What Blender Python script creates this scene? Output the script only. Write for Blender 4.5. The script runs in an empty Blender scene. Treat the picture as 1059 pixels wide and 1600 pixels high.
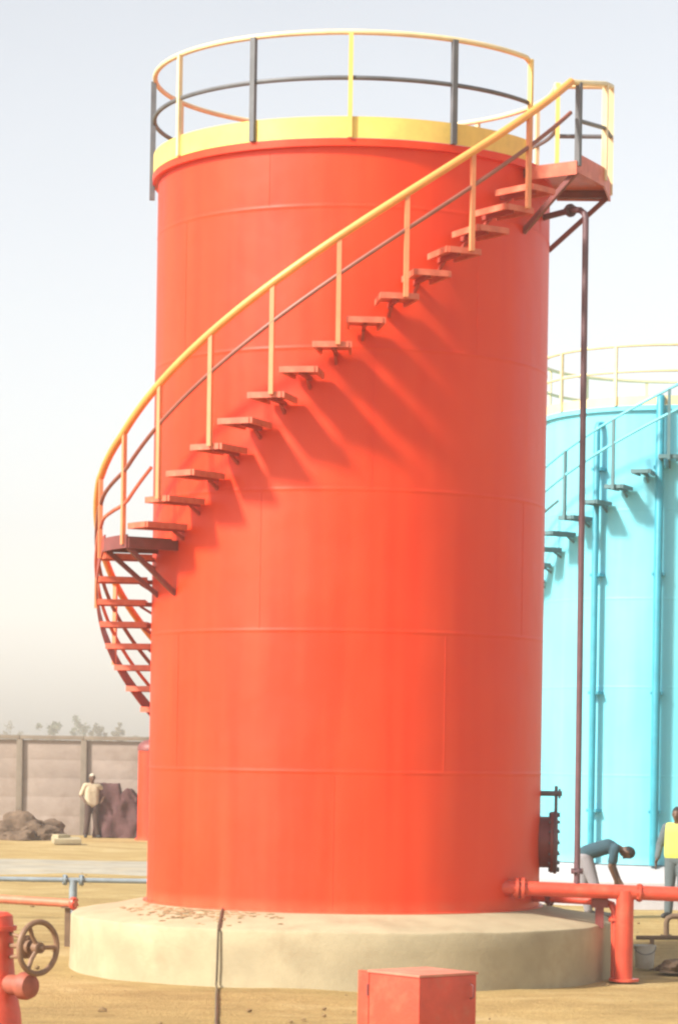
import bpy, bmesh, math, random
from mathutils import Vector, Matrix, noise
random.seed(7)
S = bpy.context.scene
COL = S.collection
PI = math.pi
rad = math.radians

# ------------------------------------------------------------------ camera model
R = 2.3
F = 4270.0                      # focal length in photo pixels (1059 x 1600)
ROLL = rad(0.9)
EYE = 2.58
CAM = Vector((-0.075, -14 * R, EYE))
CX, HY = 529.5, 1170.0

def P(x, y, d):
    """photo pixel + distance along the view axis -> point in the world"""
    dx, dy = x - CX, HY - y
    X = dx * math.cos(ROLL) - dy * math.sin(ROLL)
    Z = dx * math.sin(ROLL) + dy * math.cos(ROLL)
    return Vector((CAM.x + X * d / F, CAM.y + d, CAM.z + Z * d / F))

def G(x, y, z=0.0):
    """photo pixel -> point on the ground"""
    dx, dy = x - CX, HY - y
    Z = dx * math.sin(ROLL) + dy * math.cos(ROLL)
    return P(x, y, (z - EYE) * F / Z)

def H(h):
    return EYE + h * R

# ------------------------------------------------------------------ materials
def nodes_of(name):
    m = bpy.data.materials.new(name); m.use_nodes = True
    nt = m.node_tree
    return m, nt, nt.nodes['Principled BSDF']

def mat(name, c, rough=0.5, metal=0.0, var=0.12, scale=4.0, bump=0.0, bscale=30.0, c2=None, dirt=None, dirt_amt=0.35, dscale=3.0, spec=0.5):
    m, nt, b = nodes_of(name)
    N, L = nt.nodes, nt.links
    tc = N.new('ShaderNodeTexCoord')
    nz = N.new('ShaderNodeTexNoise'); nz.inputs['Scale'].default_value = scale
    nz.inputs['Detail'].default_value = 8; nz.inputs['Roughness'].default_value = 0.6
    L.new(tc.outputs['Object'], nz.inputs['Vector'])
    rp = N.new('ShaderNodeValToRGB')
    a = [max(0, v * (1 - var)) for v in c] + [1]
    z = ([min(1, v * (1 + var)) for v in c] if c2 is None else list(c2)) + [1]
    rp.color_ramp.elements[0].color = a; rp.color_ramp.elements[1].color = z
    rp.color_ramp.elements[0].position = 0.32; rp.color_ramp.elements[1].position = 0.7
    L.new(nz.outputs['Fac'], rp.inputs['Fac'])
    out = rp.outputs['Color']
    if dirt:
        n2 = N.new('ShaderNodeTexNoise'); n2.inputs['Scale'].default_value = dscale
        n2.inputs['Detail'].default_value = 10; n2.inputs['Roughness'].default_value = 0.7
        L.new(tc.outputs['Object'], n2.inputs['Vector'])
        r2 = N.new('ShaderNodeValToRGB')
        r2.color_ramp.elements[0].position = 0.5; r2.color_ramp.elements[1].position = 0.75
        r2.color_ramp.elements[1].color = (dirt_amt, dirt_amt, dirt_amt, 1)
        L.new(n2.outputs['Fac'], r2.inputs['Fac'])
        mx = N.new('ShaderNodeMixRGB'); mx.inputs['Color2'].default_value = list(dirt) + [1]
        L.new(r2.outputs['Color'], mx.inputs['Fac']); L.new(out, mx.inputs['Color1'])
        out = mx.outputs['Color']
    L.new(out, b.inputs['Base Color'])
    b.inputs['Roughness'].default_value = rough; b.inputs['Metallic'].default_value = metal
    b.inputs['Specular IOR Level'].default_value = spec
    if bump:
        n3 = N.new('ShaderNodeTexNoise'); n3.inputs['Scale'].default_value = bscale
        n3.inputs['Detail'].default_value = 6
        L.new(tc.outputs['Object'], n3.inputs['Vector'])
        bp = N.new('ShaderNodeBump'); bp.inputs['Strength'].default_value = bump
        bp.inputs['Distance'].default_value = 0.03
        L.new(n3.outputs['Fac'], bp.inputs['Height']); L.new(bp.outputs['Normal'], b.inputs['Normal'])
    return m

def tank_paint(name, c, faded, rough=0.38, course_h=1.55):
    """sprayed paint on rolled steel plates: plate to plate tone, run-off streaks, faint dents"""
    m, nt, b = nodes_of(name)
    N, L = nt.nodes, nt.links
    tc = N.new('ShaderNodeTexCoord')
    sp = N.new('ShaderNodeSeparateXYZ'); L.new(tc.outputs['Object'], sp.inputs[0])
    def math_(op, a, bb=None, c3=None):
        n = N.new('ShaderNodeMath'); n.operation = op
        for i, v in enumerate((a, bb, c3)):
            if v is None: continue
            if isinstance(v, (int, float)): n.inputs[i].default_value = v
            else: L.new(v, n.inputs[i])
        return n.outputs[0]
    course = math_('FLOOR', math_('DIVIDE', sp.outputs['Z'], course_h))
    ang = math_('ARCTAN2', sp.outputs['X'], math_('MULTIPLY', sp.outputs['Y'], -1.0))
    plate = math_('FLOOR', math_('ADD', math_('MULTIPLY', ang, 0.62), math_('MULTIPLY', course, 0.41)))
    cmb = N.new('ShaderNodeCombineXYZ'); L.new(plate, cmb.inputs[0]); L.new(course, cmb.inputs[1])
    wn = N.new('ShaderNodeTexWhiteNoise'); wn.noise_dimensions = '2D'; L.new(cmb.outputs[0], wn.inputs['Vector'])
    mp = N.new('ShaderNodeMapping'); mp.inputs['Scale'].default_value = (5, 5, 0.28)
    L.new(tc.outputs['Object'], mp.inputs['Vector'])
    st = N.new('ShaderNodeTexNoise'); st.inputs['Scale'].default_value = 1.0; st.inputs['Detail'].default_value = 7
    L.new(mp.outputs[0], st.inputs['Vector'])
    big = N.new('ShaderNodeTexNoise'); big.inputs['Scale'].default_value = 0.45; big.inputs['Detail'].default_value = 4
    L.new(tc.outputs['Object'], big.inputs['Vector'])
    f = math_('ADD', math_('MULTIPLY', wn.outputs['Value'], 0.035), math_('ADD', math_('MULTIPLY', st.outputs['Fac'], 0.45), math_('MULTIPLY', big.outputs['Fac'], 0.55)))
    rp = N.new('ShaderNodeValToRGB')
    rp.color_ramp.elements[0].position = 0.42; rp.color_ramp.elements[0].color = list(c) + [1]
    rp.color_ramp.elements[1].position = 0.8; rp.color_ramp.elements[1].color = list(faded) + [1]
    L.new(f, rp.inputs['Fac'])
    # sand dust kicked up on the lowest hand's breadth of the shell
    dz = math_('MULTIPLY', math_('SUBTRACT', 0.16, sp.outputs['Z']), 3.2)
    dn = N.new('ShaderNodeTexNoise'); dn.inputs['Scale'].default_value = 5.0; dn.inputs['Detail'].default_value = 8
    L.new(tc.outputs['Object'], dn.inputs['Vector'])
    df = N.new('ShaderNodeMath'); df.operation = 'MULTIPLY'; df.use_clamp = True
    L.new(dz, df.inputs[0]); L.new(dn.outputs['Fac'], df.inputs[1])
    mx = N.new('ShaderNodeMixRGB'); mx.inputs['Color2'].default_value = (0.42, 0.24, 0.12, 1)
    L.new(df.outputs[0], mx.inputs['Fac']); L.new(rp.outputs['Color'], mx.inputs['Color1'])
    L.new(mx.outputs['Color'], b.inputs['Base Color']); b.inputs['Specular IOR Level'].default_value = 0.38
    rr = N.new('ShaderNodeMapRange'); rr.inputs['To Min'].default_value = rough - 0.08; rr.inputs['To Max'].default_value = rough + 0.16
    L.new(st.outputs['Fac'], rr.inputs['Value']); L.new(rr.outputs[0], b.inputs['Roughness'])
    d = N.new('ShaderNodeTexNoise'); d.inputs['Scale'].default_value = 0.9; d.inputs['Detail'].default_value = 3
    L.new(tc.outputs['Object'], d.inputs['Vector'])
    bp = N.new('ShaderNodeBump'); bp.inputs['Strength'].default_value = 0.5; bp.inputs['Distance'].default_value = 0.05
    L.new(d.outputs['Fac'], bp.inputs['Height']); L.new(bp.outputs['Normal'], b.inputs['Normal'])
    return m

def sand_mat():
    m, nt, b = nodes_of('sand')
    N, L = nt.nodes, nt.links
    tc = N.new('ShaderNodeTexCoord')
    def nz(scale, detail=8, rough=0.6, stretch=None):
        n = N.new('ShaderNodeTexNoise'); n.inputs['Scale'].default_value = scale
        n.inputs['Detail'].default_value = detail; n.inputs['Roughness'].default_value = rough
        if stretch:
            mp = N.new('ShaderNodeMapping'); mp.inputs['Scale'].default_value = stretch
            L.new(tc.outputs['Object'], mp.inputs['Vector']); L.new(mp.outputs[0], n.inputs['Vector'])
        else:
            L.new(tc.outputs['Object'], n.inputs['Vector'])
        return n
    a = nz(0.35, 10, 0.65, (0.6, 1.0, 1)); c = nz(2.2, 10, 0.7, (0.55, 1, 1)); d = nz(30, 6)
    r1 = N.new('ShaderNodeValToRGB')
    e = r1.color_ramp.elements
    e[0].position = 0.34; e[0].color = (0.30, 0.20, 0.08, 1)
    e[1].position = 0.68; e[1].color = (0.60, 0.47, 0.25, 1)
    k = r1.color_ramp.elements.new(0.5); k.color = (0.45, 0.315, 0.13, 1)
    mx = N.new('ShaderNodeMixRGB'); mx.inputs['Fac'].default_value = 0.42
    L.new(a.outputs['Fac'], mx.inputs['Color1']); L.new(c.outputs['Fac'], mx.inputs['Color2'])
    L.new(mx.outputs['Color'], r1.inputs['Fac'])
    r2 = N.new('ShaderNodeValToRGB'); r2.color_ramp.elements[0].position = 0.35; r2.color_ramp.elements[1].position = 0.6
    r2.color_ramp.elements[0].color = (0.72, 0.70, 0.66, 1); r2.color_ramp.elements[1].color = (1, 1, 1, 1)
    L.new(d.outputs['Fac'], r2.inputs['Fac'])
    m2 = N.new('ShaderNodeMixRGB'); m2.blend_type = 'MULTIPLY'; m2.inputs['Fac'].default_value = 0.8
    L.new(r1.outputs['Color'], m2.inputs['Color1']); L.new(r2.outputs['Color'], m2.inputs['Color2'])
    L.new(m2.outputs['Color'], b.inputs['Base Color'])
    b.inputs['Roughness'].default_value = 0.95; b.inputs['Specular IOR Level'].default_value = 0.15
    ad = N.new('ShaderNodeMath'); ad.operation = 'ADD'
    L.new(c.outputs['Fac'], ad.inputs[0]); 
    ml = N.new('ShaderNodeMath'); ml.operation = 'MULTIPLY'; ml.inputs[1].default_value = 0.25
    L.new(d.outputs['Fac'], ml.inputs[0]); L.new(ml.outputs[0], ad.inputs[1])
    bp = N.new('ShaderNodeBump'); bp.inputs['Strength'].default_value = 0.8; bp.inputs['Distance'].default_value = 0.12
    L.new(ad.outputs[0], bp.inputs['Height']); L.new(bp.outputs['Normal'], b.inputs['Normal'])
    return m

M = {}
M['tank'] = tank_paint('orange_red_paint', (0.72, 0.036, 0.004), (0.79, 0.072, 0.017), 0.42, course_h=1.55)
M['blue'] = tank_paint('pale_blue_paint', (0.16, 0.62, 0.76), (0.24, 0.68, 0.80), 0.4, course_h=1.5)
M['bluepipe'] = mat('blue_pipe_paint', (0.03, 0.30, 0.40), 0.45, dirt=(0.1, 0.25, 0.28))
M['bluestep'] = mat('grey_blue_steel', (0.09, 0.19, 0.21), 0.55)
M['red'] = mat('red_pipe_paint', (0.62, 0.07, 0.035), 0.42, var=0.15, dirt=(0.42, 0.22, 0.12), dirt_amt=0.5, bump=0.1)
M['step'] = mat('red_step_paint', (0.62, 0.13, 0.07), 0.5, var=0.18, scale=6, dirt=(0.5, 0.32, 0.2), dirt_amt=0.5)
M['dkred'] = mat('dark_red_paint', (0.20, 0.045, 0.04), 0.5, var=0.2, dirt=(0.12, 0.09, 0.08))
M['deepred'] = mat('deep_red_paint', (0.36, 0.06, 0.04), 0.5, var=0.2, dirt=(0.2, 0.09, 0.07))
M['riser'] = mat('maroon_grey_paint', (0.13, 0.065, 0.075), 0.5, var=0.2)
M['yellow'] = mat('yellow_paint', (0.79, 0.55, 0.15), 0.45, var=0.1, dirt=(0.55, 0.35, 0.12), dirt_amt=0.4)
M['hand'] = mat('orange_yellow_paint', (0.80, 0.34, 0.09), 0.45, var=0.1, dirt=(0.6, 0.28, 0.1), dirt_amt=0.5)
M['spost'] = mat('pale_orange_paint', (0.74, 0.27, 0.12), 0.5, var=0.12, dirt=(0.6, 0.2, 0.1), dirt_amt=0.4)
M['srail'] = mat('brown_red_paint', (0.27, 0.09, 0.06), 0.5, var=0.15)
M['lid'] = mat('sunlit_dusty_red_paint', (0.60, 0.20, 0.13), 0.6, var=0.15, scale=3, dirt=(0.5, 0.35, 0.22), dirt_amt=0.7)  # paler than the cabinet body: sunlit top put into the colour, plus dust
M['dust'] = mat('swept_sand', (0.30, 0.20, 0.10), 0.95, var=0.2, bump=0.4)
M['cream'] = mat('cream_yellow_paint', (0.74, 0.61, 0.36), 0.5, var=0.1)
M['plate'] = mat('yellow_kick_plate_paint', (0.82, 0.60, 0.15), 0.5, var=0.12, dirt=(0.7, 0.45, 0.1), dirt_amt=0.4)
M['grey'] = mat('grey_steel_paint', (0.115, 0.12, 0.13), 0.5, var=0.2)
M['conc'] = mat('cream_concrete', (0.40, 0.335, 0.215), 0.9, var=0.14, scale=1.6, bump=0.13, bscale=26, dirt=(0.27, 0.19, 0.11), dirt_amt=0.55, dscale=1.4, spec=0.2)
M['palec'] = mat('pale_concrete', (0.40, 0.39, 0.40), 0.9, var=0.12, scale=2, bump=0.2, spec=0.2)
M['wall'] = mat('weathered_precast_concrete', (0.35, 0.285, 0.245), 0.9, var=0.14, scale=0.9, bump=0.3, bscale=9, dirt=(0.2, 0.14, 0.1), dirt_amt=0.6, dscale=0.8, spec=0.2)
M['wallp'] = mat('darker_precast_concrete', (0.235, 0.195, 0.155), 0.9, var=0.15, scale=2, bump=0.3, spec=0.2)
M['sand'] = sand_mat()
M['path'] = mat('compacted_gravel', (0.36, 0.325, 0.26), 0.95, var=0.18, scale=1.2, bump=0.5, bscale=20, dirt=(0.42, 0.33, 0.2), dirt_amt=0.8, dscale=0.7, spec=0.15)
M['soil'] = mat('dark_soil', (0.14, 0.095, 0.065), 0.95, var=0.3, scale=5, bump=0.8, bscale=12, spec=0.15)
M['stone'] = mat('stone', (0.25, 0.165, 0.08), 0.9, var=0.3, scale=9, bump=0.4, spec=0.2)
M['wheel'] = mat('brown_iron', (0.25, 0.14, 0.08), 0.6, var=0.25, scale=12, dirt=(0.25, 0.12, 0.06))
M['rustred'] = mat('rusty_red_iron', (0.34, 0.085, 0.05), 0.6, var=0.25, scale=10, dirt=(0.25, 0.12, 0.06))
M['galv'] = mat('blue_grey_pipe_paint', (0.22, 0.27, 0.30), 0.5, var=0.2)
M['orange'] = mat('faded_red_pipe_paint', (0.58, 0.17, 0.09), 0.55, var=0.2, dirt=(0.5, 0.33, 0.18), dirt_amt=0.7)
M['brown'] = mat('brown_post_paint', (0.17, 0.11, 0.065), 0.7, var=0.25)
M['strip'] = mat('tarnished_earth_strip', (0.11, 0.085, 0.05), 0.6, var=0.25)
M['maroon'] = mat('maroon_tarpaulin', (0.10, 0.042, 0.042), 0.85, var=0.25, scale=3, bump=0.4, bscale=6)
M['bucket'] = mat('grey_white_plastic', (0.50, 0.48, 0.42), 0.5, var=0.12, dirt=(0.35, 0.27, 0.17), dirt_amt=0.7)
M['sack'] = mat('white_woven_sack', (0.62, 0.58, 0.50), 0.9, var=0.1, bump=0.4)
M['black'] = mat('black_rubber', (0.03, 0.03, 0.03), 0.6)
M['skin'] = mat('brown_skin', (0.12, 0.06, 0.035), 0.5, var=0.1, scale=20)
M['hair'] = mat('black_hair', (0.012, 0.01, 0.01), 0.7)
M['cap'] = mat('pale_cap_cloth', (0.5, 0.45, 0.34), 0.9)
M['shirt'] = mat('cream_shirt_cloth', (0.48, 0.40, 0.27), 0.9, var=0.12, scale=8, bump=0.3, bscale=10)
M['trouser'] = mat('dark_brown_trouser_cloth', (0.07, 0.04, 0.032), 0.9, bump=0.3)
M['teal'] = mat('dark_teal_shirt_cloth', (0.03, 0.075, 0.10), 0.9, bump=0.3)
M['pale'] = mat('pale_grey_trouser_cloth', (0.25, 0.24, 0.26), 0.9, bump=0.3)
M['vest'] = mat('yellow_green_vest_cloth', (0.55, 0.60, 0.11), 0.8, bump=0.2)
M['slate'] = mat('slate_grey_cloth', (0.10, 0.13, 0.14), 0.9, bump=0.3)
M['bark'] = mat('bark', (0.13, 0.10, 0.075), 0.95, var=0.3, scale=8, bump=0.6)
M['leaf'] = mat('grey_green_leaf', (0.075, 0.088, 0.045), 0.7, var=0.35, scale=1.5)
M['leaf2'] = mat('dry_olive_leaf', (0.11, 0.095, 0.05), 0.75, var=0.35, scale=1.5)
M['dry'] = mat('dry_brown_leaf', (0.10, 0.07, 0.045), 0.8, var=0.35, scale=2)

# ------------------------------------------------------------------ mesh helpers
def box(bm, c, s, rot=None, bev=0.0):
    b2 = bmesh.new(); bmesh.ops.create_cube(b2, size=1.0)
    bmesh.ops.scale(b2, vec=s, verts=b2.verts)
    if bev:
        bmesh.ops.bevel(b2, geom=b2.edges[:], offset=bev, segments=2, affect='EDGES', profile=0.7)
    mt = Matrix.Translation(Vector(c))
    if rot is not None:
        mt = mt @ (rot if isinstance(rot, Matrix) else Matrix.Rotation(rot, 4, 'Z'))
    bmesh.ops.transform(b2, matrix=mt, verts=b2.verts)
    merge(bm, b2)

def merge(bm, b2):
    mp = {}
    for v in b2.verts: mp[v] = bm.verts.new(v.co)
    for f in b2.faces:
        try:
            nf = bm.faces.new([mp[v] for v in f.verts]); nf.smooth = f.smooth
        except ValueError: pass
    b2.free()

def tube(bm, pts, r, seg=10, closed=False, cap=True):
    pts = [Vector(p) for p in pts]; n = len(pts)
    rs = r if isinstance(r, (list, tuple)) else [r] * n
    T = []
    for i in range(n):
        if closed: t = pts[(i + 1) % n] - pts[i - 1]
        else: t = pts[min(i + 1, n - 1)] - pts[max(i - 1, 0)]
        T.append(t.normalized())
    u = T[0].orthogonal().normalized()
    up = Vector((0, 0, 1))
    if abs(T[0].dot(up)) < 0.95: u = (up - T[0] * up.dot(T[0])).normalized()
    rings = []
    for i in range(n):
        u = (u - T[i] * u.dot(T[i])).normalized(); v = T[i].cross(u)
        rings.append([bm.verts.new(pts[i] + (u * math.cos(2 * PI * k / seg) + v * math.sin(2 * PI * k / seg)) * rs[i]) for k in range(seg)])
    m = n if closed else n - 1
    for i in range(m):
        a, b = rings[i], rings[(i + 1) % n]
        for k in range(seg):
            f = bm.faces.new((a[k], a[(k + 1) % seg], b[(k + 1) % seg], b[k])); f.smooth = True
    if cap and not closed:
        bm.faces.new(rings[0][::-1]); bm.faces.new(rings[-1])

def bar(bm, a, b, w, h, up=(0, 0, 1)):
    """rectangular bar from a to b"""
    a, b = Vector(a), Vector(b); t = (b - a); L_ = t.length; t.normalize()
    up = Vector(up)
    if abs(t.dot(up)) > 0.98: up = Vector((0, 1, 0))
    s = t.cross(up).normalized(); u = s.cross(t)
    mt = Matrix((s, t, u)).transposed().to_4x4(); mt.translation = (a + b) / 2
    box(bm, (0, 0, 0), (w, L_, h), mt) if False else None
    b2 = bmesh.new(); bmesh.ops.create_cube(b2, size=1.0)
    bmesh.ops.scale(b2, vec=(w, L_, h), verts=b2.verts)
    bmesh.ops.transform(b2, matrix=mt, verts=b2.verts); merge(bm, b2)

def lathe(bm, prof, seg=96, c=(0, 0, 0), axis=None, smooth=True):
    """profile of (r, z), turned about Z (or about axis) at c"""
    c = Vector(c)
    rot = Matrix.Identity(3)
    if axis is not None: rot = Vector((0, 0, 1)).rotation_difference(Vector(axis).normalized()).to_matrix()
    rings = []
    for r, z in prof:
        if r < 1e-6: rings.append([bm.verts.new(c + rot @ Vector((0, 0, z)))])
        else: rings.append([bm.verts.new(c + rot @ Vector((r * math.cos(2 * PI * k / seg), r * math.sin(2 * PI * k / seg), z))) for k in range(seg)])
    for a, b in zip(rings, rings[1:]):
        for k in range(seg):
            q = [a[k % len(a)], a[(k + 1) % seg % len(a)], b[(k + 1) % seg % len(b)], b[k % len(b)]]
            q2 = []
            for v in q:
                if v not in q2: q2.append(v)
            if len(q2) > 2:
                f = bm.faces.new(q2); f.smooth = smooth

def sector(bm, r0, r1, a0, a1, z0, z1, n=6):
    """plate between two radii and two angles (angles from the front, to the right positive)"""
    def p(r, a, z): return bm.verts.new((r * math.sin(a), -r * math.cos(a), z))
    cols = []
    for i in range(n + 1):
        a = a0 + (a1 - a0) * i / n
        cols.append((p(r0, a, z0), p(r1, a, z0), p(r1, a, z1), p(r0, a, z1)))
    for c, d in zip(cols, cols[1:]):
        for k in range(4):
            bm.faces.new((c[k], d[k], d[(k + 1) % 4], c[(k + 1) % 4]))
    bm.faces.new(cols[0][::-1]); bm.faces.new(cols[-1])

def pol(r, deg, z):
    a = rad(deg); return Vector((r * math.sin(a), -r * math.cos(a), z))

def origin(o):
    v = Vector((0, 0, 0))
    while o is not None: v = v + o.location; o = o.parent
    return v

def obj(name, bm, m, parent=None, local=False, sharp=35, loc=None):
    """link a bmesh as one object; verts are world coordinates unless local"""
    bmesh.ops.recalc_face_normals(bm, faces=bm.faces[:])
    me = bpy.data.meshes.new(name)
    if not local:
        off = origin(parent) if parent is not None else Vector(loc or (0, 0, 0))
        bmesh.ops.translate(bm, vec=-off, verts=bm.verts)
    bm.to_mesh(me); bm.free()
    me.materials.append(m)
    for p in me.polygons: p.use_smooth = True
    if hasattr(me, 'set_sharp_from_angle'): me.set_sharp_from_angle(angle=rad(sharp))
    o = bpy.data.objects.new(name, me); COL.objects.link(o)
    if parent is not None: o.parent = parent
    elif loc is not None and not local: o.location = loc
    return o

def inst(name, src, parent, loc=(0, 0, 0), rz=0.0):
    o = src.copy(); o.name = name; COL.objects.link(o); o.parent = parent; o.location = loc; o.rotation_euler = (0, 0, rz)
    return o

def thing(name, label, cat, loc=(0, 0, 0), group=None):
    o = bpy.data.objects.new(name, None); COL.objects.link(o); o.location = loc
    o.empty_display_size = 0.3
    return tag(o, label, cat, group)

def tag(o, label, cat, group=None):
    o['label'] = label; o['category'] = cat
    if group: o['group'] = group
    return o

def structure(o): o['kind'] = 'structure'; return o

def flange(bm, c, axis, r, th=0.03, bolts=8, rb=0.012):
    axis = Vector(axis).normalized(); c = Vector(c)
    lathe(bm, [(0, -th), (r, -th), (r, th), (0, th)], 28, c, axis, smooth=False)
    u = axis.orthogonal().normalized(); v = axis.cross(u)
    for k in range(bolts):
        a = 2 * PI * k / bolts
        q = c + (u * math.cos(a) + v * math.sin(a)) * r * 0.8
        tube(bm, [q - axis * (th + 0.02), q + axis * (th + 0.02)], rb, 6)

# ------------------------------------------------------------------ the tank (used for the orange one and the blue one)
def make_tank(root, Rt, zb, zt, p):
    C0 = root.location
    base = C0.z
    def loc(v): return Vector((v[0], v[1], v[2] - base))   # everything below in root-local coordinates
    Z = lambda z: z - base
    # shell with raised weld beads
    bm = bmesh.new()
    prof = [(Rt + 0.05, Z(zb)), (Rt + 0.05, Z(zb) + 0.012), (Rt, Z(zb) + 0.014), (Rt, Z(zb) + 0.06)]
    z = zb + p['course']
    while z < zt - 0.4:
        prof += [(Rt, Z(z) - 0.08), (Rt, Z(z) - 0.040), (Rt, Z(z) - 0.016), (Rt + 0.003, Z(z) - 0.006), (Rt + 0.003, Z(z) + 0.006), (Rt, Z(z) + 0.016), (Rt, Z(z) + 0.040), (Rt, Z(z) + 0.08)]
        z += p['course']
    prof += [(Rt, Z(zt) - 0.06), (Rt, Z(zt)), (Rt - 0.02, Z(zt))]
    lathe(bm, prof, 192)
    k = 0; z = zb
    while z < zt - 0.2:                                    # vertical beads, staggered course by course
        z1 = min(z + p['course'], zt)
        for j in range(4):
            a = p['vseam'] + k * 31 + j * 92.0
            tube(bm, [pol(Rt + 0.001, a, Z(z) + 0.02), pol(Rt + 0.001, a, Z(z1) - 0.02)], 0.0022, 6)
        z = z1; k += 1
    shell = obj('shell', bm, p['paint'], root, local=True)
    bm = bmesh.new(); lathe(bm, [(Rt - 0.02, Z(zt) - 0.08), (Rt + 0.065, Z(zt) - 0.08), (Rt + 0.065, Z(zt) + 0.0), (Rt - 0.02, Z(zt) + 0.0)], 160, smooth=True)
    obj('top_rim', bm, p['rim'], root, local=True)
    bm = bmesh.new(); lathe(bm, [(Rt - 0.02, Z(zt) - 0.02), (Rt * 0.5, Z(zt) + 0.10), (0, Z(zt) + 0.2)], 96)
    obj('roof', bm, p['paint'], root, local=True)
    # guard rail
    rr = Rt + 0.055; g0, g1 = p['gap']; hr = p['rail_h']
    def arc(r, z, a0, a1, n): return [pol(r, a0 + (a1 - a0) * i / n, z) for i in range(n + 1)]
    bm = bmesh.new()
    top = arc(rr, Z(zt) + hr, g1, g0 + 360, 120)
    e0, e1 = top[0], top[-1]
    top = [Vector((e0.x, e0.y, Z(zt) + hr - 0.12))] + [Vector((e0.x, e0.y, Z(zt) + hr - 0.04))] + top[1:-1] + [Vector((e1.x, e1.y, Z(zt) + hr - 0.05)), Vector((e1.x, e1.y, Z(zt) + hr - 0.12))]
    tube(bm, top, 0.03, 10)
    gr = obj('guard_rail', bm, p['toprail'], root, local=True)
    bm = bmesh.new(); tube(bm, arc(rr, Z(zt) + hr * 0.57, g1, g0 + 360, 120), 0.026, 8)
    obj('mid_rail', bm, p['midrail'], gr, local=True)
    bm = bmesh.new(); sector(bm, rr - 0.008, rr + 0.002, rad(g1), rad(g0 + 360), Z(zt) + 0.006, Z(zt) + p['kick'], 150)
    obj('kick_plate', bm, p['kickmat'], gr, local=True)
    for i, (a, mm) in enumerate(p['posts']):
        bm = bmesh.new(); lo = -0.24 if i == 0 else 0.004
        r_ = rr + 0.02
        t = 0.030 if mm is M['grey'] else 0.024
        bar(bm, pol(r_, a, Z(zt) + lo), pol(r_, a, Z(zt) + hr - 0.01), t * 2, t * 2, up=pol(1, a, 0))
        obj('post', bm, mm, gr, local=True)
    # staircase
    ri, ro = Rt + 0.07, Rt * 1.27
    st = p['steps']; spacing = p['spacing']
    # the outer stringer of the lower flight is the mesh the other stair pieces hang on
    bm = bmesh.new()
    sa = p['string']
    n = 70; prev = None
    for i in range(n + 1):
        a = sa[0] + (sa[1] - sa[0]) * i / n
        z_ = Z(p['tread'](a))
        cur = [bm.verts.new(pol(r_, a, z_ + dz)) for r_, dz in ((ro + 0.014, -0.10), (ro + 0.03, -0.10), (ro + 0.03, 0.06), (ro + 0.014, 0.06))]
        if prev:
            for q in range(4): bm.faces.new((prev[q], cur[q], cur[(q + 1) % 4], prev[(q + 1) % 4]))
        else: bm.faces.new(cur)
        prev = cur
    bm.faces.new(prev)
    stair = obj('staircase', bm, p['bracket'], root, local=True)
    bm = bmesh.new()                                       # short bracket that carries each tread
    bar(bm, pol(Rt - 0.01, 0, -0.05), pol(ro - 0.12, 0, -0.045), 0.035, 0.05)
    bar(bm, pol(Rt - 0.01, 0, -0.16), pol(Rt + 0.14, 0, -0.07), 0.03, 0.03)
    brk0 = obj('bracket', bm, p['bracket'], stair, local=True)
    for i, a in enumerate(st):
        if i == 0: brk0.location = (0, 0, Z(p['tread'](a))); brk0.rotation_euler = (0, 0, rad(a))
        else: inst('bracket', brk0, stair, (0, 0, Z(p['tread'](a))), rad(a))
    w = p['tw'] / (Rt * 1.14) / 2
    bm = bmesh.new()
    sector(bm, ri, ro, -w, w, -0.018, 0.0, 4)
    sector(bm, ri, ro, -w - 0.012, -w, -0.065, 0.002, 2)
    sector(bm, ri, ro, w, w + 0.012, -0.065, -0.0005, 2)
    sector(bm, ro, ro + 0.012, -w, w, -0.065, -0.0005, 3)
    tread0 = obj('tread', bm, p['stepmat'], stair, local=True)
    for i, a in enumerate(st):
        if i == 0:
            tread0.location = (0, 0, Z(p['tread'](a))); tread0.rotation_euler = (0, 0, rad(a))
        else: inst('tread', tread0, stair, (0, 0, Z(p['tread'](a))), rad(a))
    def hel(fn, r, a0, a1, n): return [pol(r, a0 + (a1 - a0) * i / n, Z(fn(a0 + (a1 - a0) * i / n))) for i in range(n + 1)]
    rail_r = ro + 0.035
    a0, a1 = p['srange']
    bm = bmesh.new(); tube(bm, hel(p['rail'], rail_r, a0, a1, 110), p.get('hr', 0.044), 12)
    obj('handrail', bm, p['handrail'], stair, local=True)
    bm = bmesh.new(); tube(bm, hel(lambda a: p['rail'](a) * 0.62 + p['tread'](a) * 0.38, rail_r, a0, a1, 110), 0.024, 8)
    obj('mid_rail', bm, p['srail'], stair, local=True)
    bm = bmesh.new(); tube(bm, hel(lambda a: p['rail'](a) * 0.3 + p['tread'](a) * 0.7, rail_r, a0, min(a1, -48), 60), 0.022, 8)
    obj('low_rail', bm, p['lowrail'], stair, local=True)
    for a in p['sposts']:
        bm = bmesh.new(); bar(bm, pol(rail_r, a, Z(p['tread'](a)) - 0.09), pol(rail_r, a, Z(p['rail'](a))), 0.05, 0.045, up=pol(1, a, 0))
        obj('post', bm, p['spostmat'], stair, local=True)
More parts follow.
